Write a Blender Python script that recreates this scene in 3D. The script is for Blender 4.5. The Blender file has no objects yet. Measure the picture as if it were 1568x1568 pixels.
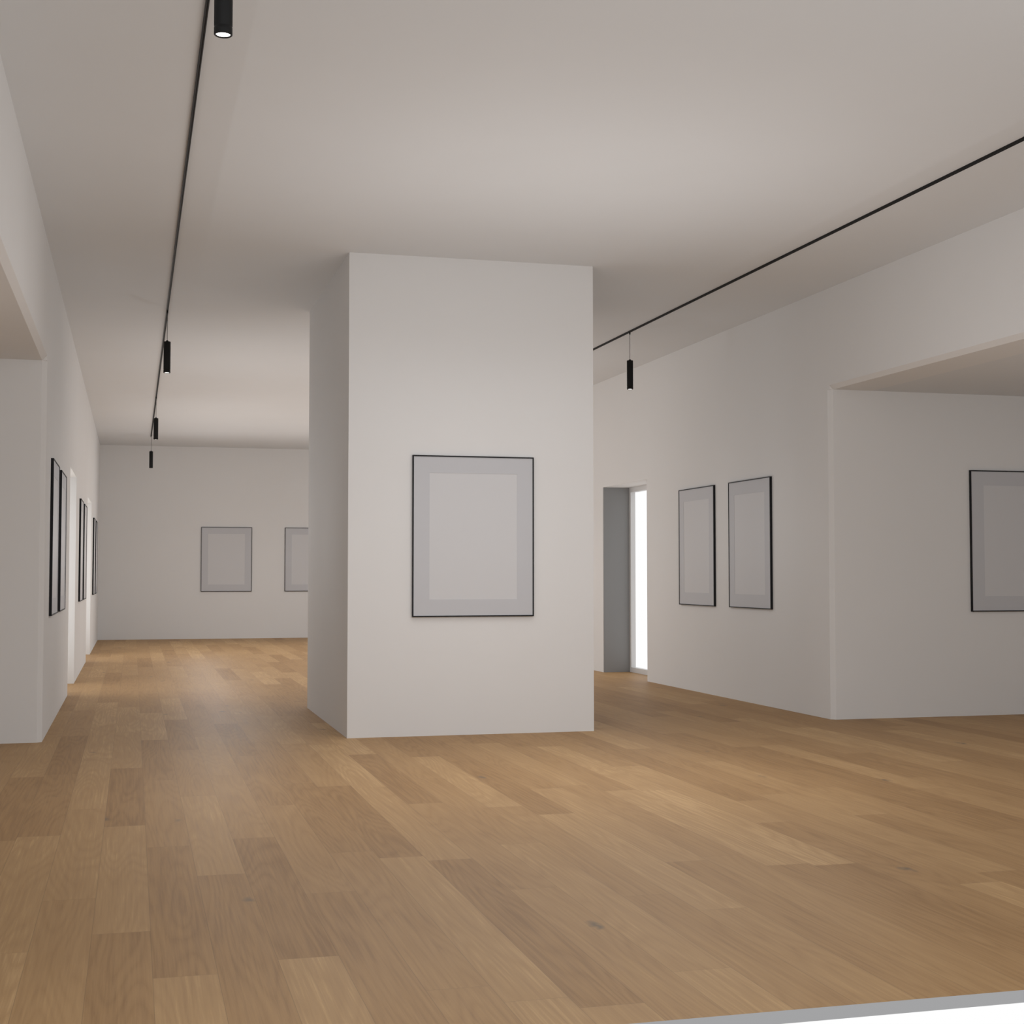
import bpy, bmesh, math, random
from mathutils import Vector
random.seed(3)
sc = bpy.context.scene
try:
    sc.view_settings.view_transform = 'Standard'
    sc.view_settings.look = 'None'
except Exception as e:
    print(e)

# ------------------------------------------------------------ materials
def new_mat(name, col=(.8,.8,.8), rough=.6, spec=.3, metal=0.0):
    m = bpy.data.materials.new(name); m.use_nodes = True
    b = m.node_tree.nodes['Principled BSDF']
    b.inputs['Base Color'].default_value = (*col, 1)
    b.inputs['Roughness'].default_value = rough
    b.inputs['Specular IOR Level'].default_value = spec
    b.inputs['Metallic'].default_value = metal
    return m, m.node_tree, b

def plaster(name, col):
    m = bpy.data.materials.new(name); m.use_nodes = True
    nt = m.node_tree; N, L = nt.nodes, nt.links
    N.remove(N['Principled BSDF'])
    out = N['Material Output']
    d = N.new('ShaderNodeBsdfDiffuse'); L.new(d.outputs[0], out.inputs[0])
    tc = N.new('ShaderNodeTexCoord')
    n1 = N.new('ShaderNodeTexNoise'); n1.inputs['Scale'].default_value = 1.3; n1.inputs['Detail'].default_value = 2
    mix = N.new('ShaderNodeMix'); mix.data_type = 'RGBA'
    mix.inputs[6].default_value = (*[c*.985 for c in col], 1)
    mix.inputs[7].default_value = (*[min(1, c*1.015) for c in col], 1)
    L.new(tc.outputs['Object'], n1.inputs['Vector'])
    L.new(n1.outputs['Fac'], mix.inputs[0]); L.new(mix.outputs[2], d.inputs['Color'])
    return m

M_wall = plaster('wall_plaster', (.785,.780,.775))
M_ceil = plaster('ceiling_plaster', (.74,.75,.76))
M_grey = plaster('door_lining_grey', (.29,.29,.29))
M_trim = new_mat('painted_trim', (.72,.72,.72), .5)[0]
M_black = new_mat('black_metal', (.010,.010,.010), .55, .2)[0]
M_moul = new_mat('black_moulding', (.01,.01,.012), .5, .2)[0]
M_mat = new_mat('passepartout_board', (.575,.58,.605), .6, .2)[0]
M_print = new_mat('blank_print', (.655,.655,.668), .6, .2)[0]
M_slab = new_mat('slab_edge', (.36,.36,.365), .8, .1)[0]
M_emit = bpy.data.materials.new('lamp_diffuser'); M_emit.use_nodes = True
_b = M_emit.node_tree.nodes['Principled BSDF']
_b.inputs['Emission Color'].default_value = (1, .97, .93, 1); _b.inputs['Emission Strength'].default_value = 6

# wood floor: planks running along Y
def wood():
    m, nt, b = new_mat('oak_planks', (.5,.3,.15), .5, .22)
    N, L = nt.nodes, nt.links
    def math_(op, a, bb=None, c=None):
        n = N.new('ShaderNodeMath'); n.operation = op
        for i, v in enumerate((a, bb, c)):
            if v is None: continue
            if isinstance(v, (int, float)): n.inputs[i].default_value = v
            else: L.new(v, n.inputs[i])
        return n.outputs[0]
    tc = N.new('ShaderNodeTexCoord'); sep = N.new('ShaderNodeSeparateXYZ')
    L.new(tc.outputs['Object'], sep.inputs[0])
    X, Y = sep.outputs[0], sep.outputs[1]
    W, LEN = .19, 2.1
    xr = math_('DIVIDE', math_('ADD', X, 10.0), W)
    row = math_('FLOOR', xr)
    wn = N.new('ShaderNodeTexWhiteNoise'); wn.noise_dimensions = '1D'; L.new(row, wn.inputs['W'])
    yr = math_('ADD', math_('DIVIDE', Y, LEN), math_('MULTIPLY', wn.outputs['Value'], 7.0))
    col = math_('FLOOR', yr)
    cid = N.new('ShaderNodeCombineXYZ'); L.new(row, cid.inputs[0]); L.new(col, cid.inputs[1])
    wid = N.new('ShaderNodeTexWhiteNoise'); wid.noise_dimensions = '3D'; L.new(cid.outputs[0], wid.inputs['Vector'])
    rnd = wid.outputs['Value']
    off = N.new('ShaderNodeVectorMath'); off.operation = 'SCALE'; L.new(wid.outputs['Color'], off.inputs[0]); off.inputs['Scale'].default_value = 37
    add = N.new('ShaderNodeVectorMath'); add.operation = 'ADD'; L.new(tc.outputs['Object'], add.inputs[0]); L.new(off.outputs[0], add.inputs[1])
    def mapped(sx, sy):
        mp = N.new('ShaderNodeMapping'); mp.inputs['Scale'].default_value = (sx, sy, 1); L.new(add.outputs[0], mp.inputs[0]); return mp.outputs[0]
    g1 = N.new('ShaderNodeTexNoise'); g1.inputs['Scale'].default_value = 1; g1.inputs['Detail'].default_value = 6; g1.inputs['Roughness'].default_value = .72
    L.new(mapped(85, 1.8), g1.inputs['Vector'])
    g2 = N.new('ShaderNodeTexNoise'); g2.inputs['Scale'].default_value = 1; g2.inputs['Detail'].default_value = 1
    L.new(mapped(5, .45), g2.inputs['Vector'])
    rings = math_('ABSOLUTE', math_('SINE', math_('MULTIPLY', g2.outputs['Fac'], 55.0)))
    g3 = N.new('ShaderNodeTexNoise'); g3.inputs['Scale'].default_value = 1; g3.inputs['Detail'].default_value = 2
    L.new(mapped(5, 1.2), g3.inputs['Vector'])
    ramp = N.new('ShaderNodeValToRGB')
    e = ramp.color_ramp.elements
    e[0].position = 0; e[0].color = (.275,.153,.062,1)
    e[1].position = 1; e[1].color = (.53,.338,.165,1)
    k = e.new(.35); k.color = (.365,.214,.093,1)
    k = e.new(.75); k.color = (.432,.266,.122,1)
    t = math_('ADD', math_('MULTIPLY', rnd, .60), math_('MULTIPLY', g3.outputs['Fac'], .40))
    t = math_('ADD', t, math_('MULTIPLY', math_('SUBTRACT', g1.outputs['Fac'], .5), 1.3))
    t = math_('ADD', t, math_('MULTIPLY', math_('SUBTRACT', rings, .6), .16))
    L.new(t, ramp.inputs[0])
    vo = N.new('ShaderNodeTexVoronoi'); vo.inputs['Scale'].default_value = 1; vo.inputs['Randomness'].default_value = 1
    vn = N.new('ShaderNodeTexNoise'); vn.inputs['Scale'].default_value = 18; vn.inputs['Detail'].default_value = 1
    L.new(tc.outputs['Object'], vn.inputs['Vector'])
    vs = N.new('ShaderNodeVectorMath'); vs.operation = 'SCALE'; vs.inputs['Scale'].default_value = .12; L.new(vn.outputs['Color'], vs.inputs[0])
    va = N.new('ShaderNodeVectorMath'); va.operation = 'ADD'; L.new(mapped(2.4, 1.0), va.inputs[0]); L.new(vs.outputs[0], va.inputs[1])
    L.new(va.outputs[0], vo.inputs['Vector'])
    kr = N.new('ShaderNodeMapRange'); kr.inputs['From Min'].default_value = .015; kr.inputs['From Max'].default_value = .075
    kr.inputs['To Min'].default_value = .85; kr.inputs['To Max'].default_value = 0
    L.new(vo.outputs['Distance'], kr.inputs[0])
    mixk = N.new('ShaderNodeMix'); mixk.data_type = 'RGBA'; mixk.inputs[7].default_value = (.14,.11,.08,1)
    L.new(kr.outputs[0], mixk.inputs[0]); L.new(ramp.outputs[0], mixk.inputs[6])
    fx = math_('FRACT', xr); fy = math_('FRACT', yr)
    ex = math_('MULTIPLY', math_('MINIMUM', fx, math_('SUBTRACT', 1.0, fx)), W)
    ey = math_('MULTIPLY', math_('MINIMUM', fy, math_('SUBTRACT', 1.0, fy)), LEN)
    ed = math_('MINIMUM', ex, ey)
    sr = N.new('ShaderNodeMapRange'); sr.inputs['From Min'].default_value = .0005; sr.inputs['From Max'].default_value = .0014
    sr.inputs['To Min'].default_value = .45; sr.inputs['To Max'].default_value = 0
    L.new(ed, sr.inputs[0])
    mixs = N.new('ShaderNodeMix'); mixs.data_type = 'RGBA'; mixs.inputs[7].default_value = (.14,.09,.05,1)
    L.new(sr.outputs[0], mixs.inputs[0]); L.new(mixk.outputs[2], mixs.inputs[6])
    L.new(mixs.outputs[2], b.inputs['Base Color'])
    rr = math_('ADD', .46, math_('MULTIPLY', g1.outputs['Fac'], .16)); L.new(rr, b.inputs['Roughness'])
    return m
M_wood = wood()

# ------------------------------------------------------------ mesh helpers
class B:
    def __init__(s, name, mats):
        s.name = name; s.bm = bmesh.new(); s.mats = mats
    def box(s, x0, x1, y0, y1, z0, z1, mi=0):
        v = [s.bm.verts.new(p) for p in ((x0,y0,z0),(x1,y0,z0),(x1,y1,z0),(x0,y1,z0),(x0,y0,z1),(x1,y0,z1),(x1,y1,z1),(x0,y1,z1))]
        fs = []
        for f in ((0,3,2,1),(4,5,6,7),(0,1,5,4),(1,2,6,5),(2,3,7,6),(3,0,4,7)):
            fc = s.bm.faces.new([v[i] for i in f]); fc.material_index = mi; fs.append(fc)
        return fs
    def prism(s, pts, fn, a, b, mi=0):
        lo = [s.bm.verts.new(fn(p, a)) for p in pts]; hi = [s.bm.verts.new(fn(p, b)) for p in pts]
        fs = [s.bm.faces.new(lo), s.bm.faces.new(hi)]
        n = len(pts)
        for i in range(n):
            fs.append(s.bm.faces.new((lo[i], lo[(i+1)%n], hi[(i+1)%n], hi[i])))
        for f in fs: f.material_index = mi
    def lathe(s, prof, cx, cy, seg=40):
        rings = []
        for r, z, mi in prof:
            if r < 1e-6: rings.append([s.bm.verts.new((cx, cy, z))])
            else: rings.append([s.bm.verts.new((cx+r*math.cos(2*math.pi*i/seg), cy+r*math.sin(2*math.pi*i/seg), z)) for i in range(seg)])
        for k in range(len(rings)-1):
            A, C = rings[k], rings[k+1]; mi = prof[k+1][2]
            for i in range(seg):
                j = (i+1) % seg
                q = [A[i] if len(A) > 1 else A[0]]
                if len(A) > 1: q.append(A[j])
                if len(C) > 1: q += [C[j], C[i]]
                else: q.append(C[0])
                f = s.bm.faces.new(q); f.material_index = mi; f.smooth = True
    def done(s, origin=None):
        bmesh.ops.recalc_face_normals(s.bm, faces=s.bm.faces)
        me = bpy.data.meshes.new(s.name); s.bm.to_mesh(me); s.bm.free()
        o = bpy.data.objects.new(s.name, me); sc.collection.objects.link(o)
        for m in s.mats: me.materials.append(m)
        return o

# ------------------------------------------------------------ dimensions
H = 3.6
XL, XR = -.62, 5.61
T = .40
YF = 3.65; YB = 27.3
NY0, NY1 = 4.6, 10.76
NZ = 2.75
ND = 3.3
DOORS = {-1: ((14.87, 16.48), (20.5, 22.4)), 1: ((15.15, 16.70), (20.6, 22.4))}
DZ = 2.28
CH = .035

def side_wall(name, xin, sgn):
    D1, D2 = DOORS[sgn]
    w = B(name, [M_wall])
    def bx(y0, y1, z0, z1, t0=0, t1=T):
        xa, xb = sorted((xin + sgn*t0, xin + sgn*t1)); w.box(xa, xb, y0, y1, z0, z1)
    bx(YF, NY0, 0, H)
    w.prism([(0, NZ+CH), (0, H), (T, H), (T, NZ), (CH, NZ)], lambda p, y: (xin+sgn*p[0], y, p[1]), NY0, NY1)
    w.prism([(0, NY1+CH), (CH, NY1), (T, NY1), (T, D1[0]), (0, D1[0])], lambda p, z: (xin+sgn*p[0], p[1], z), 0, NZ)
    bx(NY1, D1[0], NZ, H)
    bx(D1[0], D1[1], DZ, H)
    bx(D1[1], D2[0], 0, H)
    bx(D2[0], D2[1], DZ, H)
    bx(D2[1], YB+.3, 0, H)
    w.done()
    a = B(name + '_alcove', [M_wall])
    def ax(y0, y1, t0, t1, z0, z1):
        xa, xb = sorted((xin + sgn*t0, xin + sgn*t1)); a.box(xa, xb, y0, y1, z0, z1)
    ax(NY1, NY1+.2, T, ND+.2, 0, NZ+.15)
    ax(NY0-.2, NY0, T, ND+.2, 0, NZ+.15)
    ax(NY0, NY1, ND, ND+.2, 0, NZ+.15)
    a.done()
    c = B('ceiling_alcove', [M_ceil])
    xa, xb = sorted((xin + sgn*T, xin + sgn*ND)); c.box(xa, xb, NY0, NY1, NZ, NZ+.15)
    c.done()
side_wall('wall_left', XL, -1)
side_wall('wall_right', XR, 1)

w = B('wall_back', [M_wall]); w.box(XL, XR, YB, YB+.3, 0, H); w.done()
w = B('ceiling', [M_ceil]); w.box(XL-T, XR+T, YF, YB+.3, H, H+.2); w.done()

fl = B('floor', [M_wood, M_slab])
for (x0, x1, y0, y1) in ((XL-T, XR+T, YF, YB+.3), (XR+T, XR+ND+.2, NY0-.2, NY1+.2), (XL-ND-.2, XL-T, NY0-.2, NY1+.2)):
    fs = fl.box(x0, x1, y0, y1, -.036, 0, 1)
    fs[1].material_index = 0
fl.done()

p = B('pillar', [M_wall]); p.box(1.53, 3.435, 10.46, 12.93, 0, H); p.done()

n = 0
for xin, sgn in ((XL, -1), (XR, 1)):
    for (y0, y1) in DOORS[sgn]:
        n += 1
        d = B('door_%d' % n, [M_trim, M_grey])
        xo = xin + sgn*T
        xa, xb = sorted((xo - sgn*.06, xo)); m = .06
        d.box(xa, xb, y0, y0+m, 0, DZ); d.box(xa, xb, y1-m, y1, 0, DZ)
        d.box(xa, xb, y0+m, y1-m, 0, m); d.box(xa, xb, y0+m, y1-m, DZ-m, DZ)
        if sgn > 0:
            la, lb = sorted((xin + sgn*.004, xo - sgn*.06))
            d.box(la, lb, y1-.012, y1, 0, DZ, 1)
        d.done()

# ------------------------------------------------------------ framed pictures
FW, FH, Z0 = .94, 1.21, .885
def picture(cx, cy, rot):
    f = B('framed_picture', [M_moul, M_mat, M_print])
    e, dep = .009, .022
    w2 = FW/2
    for (x0, x1, z0, z1) in ((-w2, -w2+e, 0, FH), (w2-e, w2, 0, FH), (-w2+e, w2-e, 0, e), (-w2+e, w2-e, FH-e, FH)):
        f.box(x0, x1, -dep, 0, z0, z1, 0)
    mg = .13
    mo = (-w2+e, w2-e, e, FH-e); mi = (-w2+mg, w2-mg, mg, FH-mg)
    yb, yf = -.008, -.017
    for (x0, x1, z0, z1) in ((mo[0], mi[0], mo[2], mo[3]), (mi[1], mo[1], mo[2], mo[3]), (mi[0], mi[1], mo[2], mi[2]), (mi[0], mi[1], mi[3], mo[3])):
        f.box(x0, x1, yf, yb, z0, z1, 1)
    f.box(mi[0], mi[1], yf+.002, yb, mi[2], mi[3], 2)
    f.box(mo[0], mo[1], yb, 0, mo[2], mo[3], 0)
    o = f.done(); o.location = (cx, cy, Z0); o.rotation_euler = (0, 0, rot)
picture(2.48, 10.46, 0)
for x in (1.695, 3.255): picture(x, YB, 0)
picture(XR+1.31+FW/2, NY1, 0)
picture(XL-1.31-FW/2, NY1, 0)
for y in (12.35, 13.655, 18.0, 19.3, 24.0, 25.3): picture(XR, y, math.radians(-90))
for y in (11.9, 13.2, 17.9, 19.2, 23.7, 25.0): picture(XL, y, math.radians(90))

# ------------------------------------------------------------ tracks and pendants
TX = (.273, 4.70)
for x in TX:
    t = B('ceiling_light_track', [M_black])
    t.box(x-.008, x-.003, YF+.1, 25.4, H-.016, H); t.box(x+.003, x+.008, YF+.1, 25.4, H-.016, H)
    t.box(x-.003, x+.003, YF+.1, 25.4, H-.010, H)
    t.done()
    for y in (4.82, 13.15, 19.67, 25.0):
        l = B('pendant_light', [M_black, M_emit])
        R = .031; zb = 3.02; zt = 3.305
        l.lathe([(0, H-.011, 0), (.007, H-.011, 0), (.007, H-.035, 0), (.0022, H-.04, 0), (.0022, zt+.012, 0), (.010, zt+.010, 0), (.012, zt, 0),
                 (R-.003, zt, 0), (R, zt-.003, 0), (R, zb+.032, 0), (R-.0015, zb+.030, 0), (R-.0015, zb+.027, 0), (R, zb+.025, 0),
                 (R, zb+.002, 0), (R-.002, zb, 0), (R-.006, zb, 0), (R-.007, zb+.004, 0), (0, zb+.004, 1)], x, y)
        l.done()

# ------------------------------------------------------------ lights
wd = bpy.data.worlds.new('World'); sc.world = wd; wd.use_nodes = True
wd.node_tree.nodes['Background'].inputs[0].default_value = (1, 1, 1, 1)
wd.node_tree.nodes['Background'].inputs[1].default_value = 1.0

LC = (.97,.98,1)
def area(name, loc, rot, sx, sy, power, spread=180, col=LC):
    a = bpy.data.lights.new(name, 'AREA'); a.shape = 'RECTANGLE'; a.size = sx; a.size_y = sy
    a.energy = power; a.spread = math.radians(spread); a.color = col
    o = bpy.data.objects.new(name, a); o.location = loc; o.rotation_euler = rot; sc.collection.objects.link(o)
def point(loc, power):  # unseen point light without a fixture, added to brighten walls and alcoves
    a = bpy.data.lights.new('fill_point', 'POINT'); a.energy = power; a.shadow_soft_size = 0; a.color = LC
    o = bpy.data.objects.new('fill_point', a); o.location = loc; sc.collection.objects.link(o)
area('ceiling_fill', (2.49, 8.2, 2.0), (math.pi, 0, 0), 2.6, 2.4, 5)  # fill panel added in mid-air to brighten the ceiling, no fixture
area('downlight', (2.49, 8.5, 3.55), (0, 0, 0), 2.6, 2.4, 20, 120)
area('ceiling_fill', (2.49, 19.5, 2.0), (math.pi, 0, 0), 4.0, 11, 22)  # second added fill panel, lifting the ceiling behind the pillar
area('downlight', (2.49, 20, 3.55), (0, 0, 0), 3.0, 11, 55, 120)
for i, x in enumerate((1.2, 2.1, 2.95, 3.8)):
    for j, y in enumerate((7.0, 7.8, 8.6)):
        point((x + .15*((j % 2)-.5), y, 1.45 + .15*((i+j) % 3)), 58/12)
for i, x in enumerate((1.1, 3.9)):
    for j, y in enumerate((14.6, 16.6, 18.6, 20.6, 22.6, 24.6)):
        point((x, y + .5*i, 1.5 + .25*((i+j) % 2)), 11 if j < 4 else 15)
for x in (.45, 4.52):
    for y in (11.6, 13.0): point((x, y, 1.6), 3.2)
for x in (XR+1.7, XL-1.7):
    for y in (6.8, 8.1): point((x, y, 1.5), 10)
# daylight entering through the left doorways
for (y0, y1) in DOORS[-1]:
    area('doorway_daylight', (XL-T-.4, (y0+y1)/2, 1.3), (0, -math.pi/2, 0), 2.0, 1.5, 9, 140, (1,.97,.92))

# ------------------------------------------------------------ camera
cd = bpy.data.cameras.new('Camera'); cam = bpy.data.objects.new('Camera', cd); sc.collection.objects.link(cam)
cd.lens = 50; cd.sensor_width = 36; cd.sensor_fit = 'HORIZONTAL'; cd.clip_end = 200
cam.location = (0, 0, 1.2)
cam.rotation_euler = (math.radians(92.524), 0, math.radians(-14.9))
sc.camera = cam
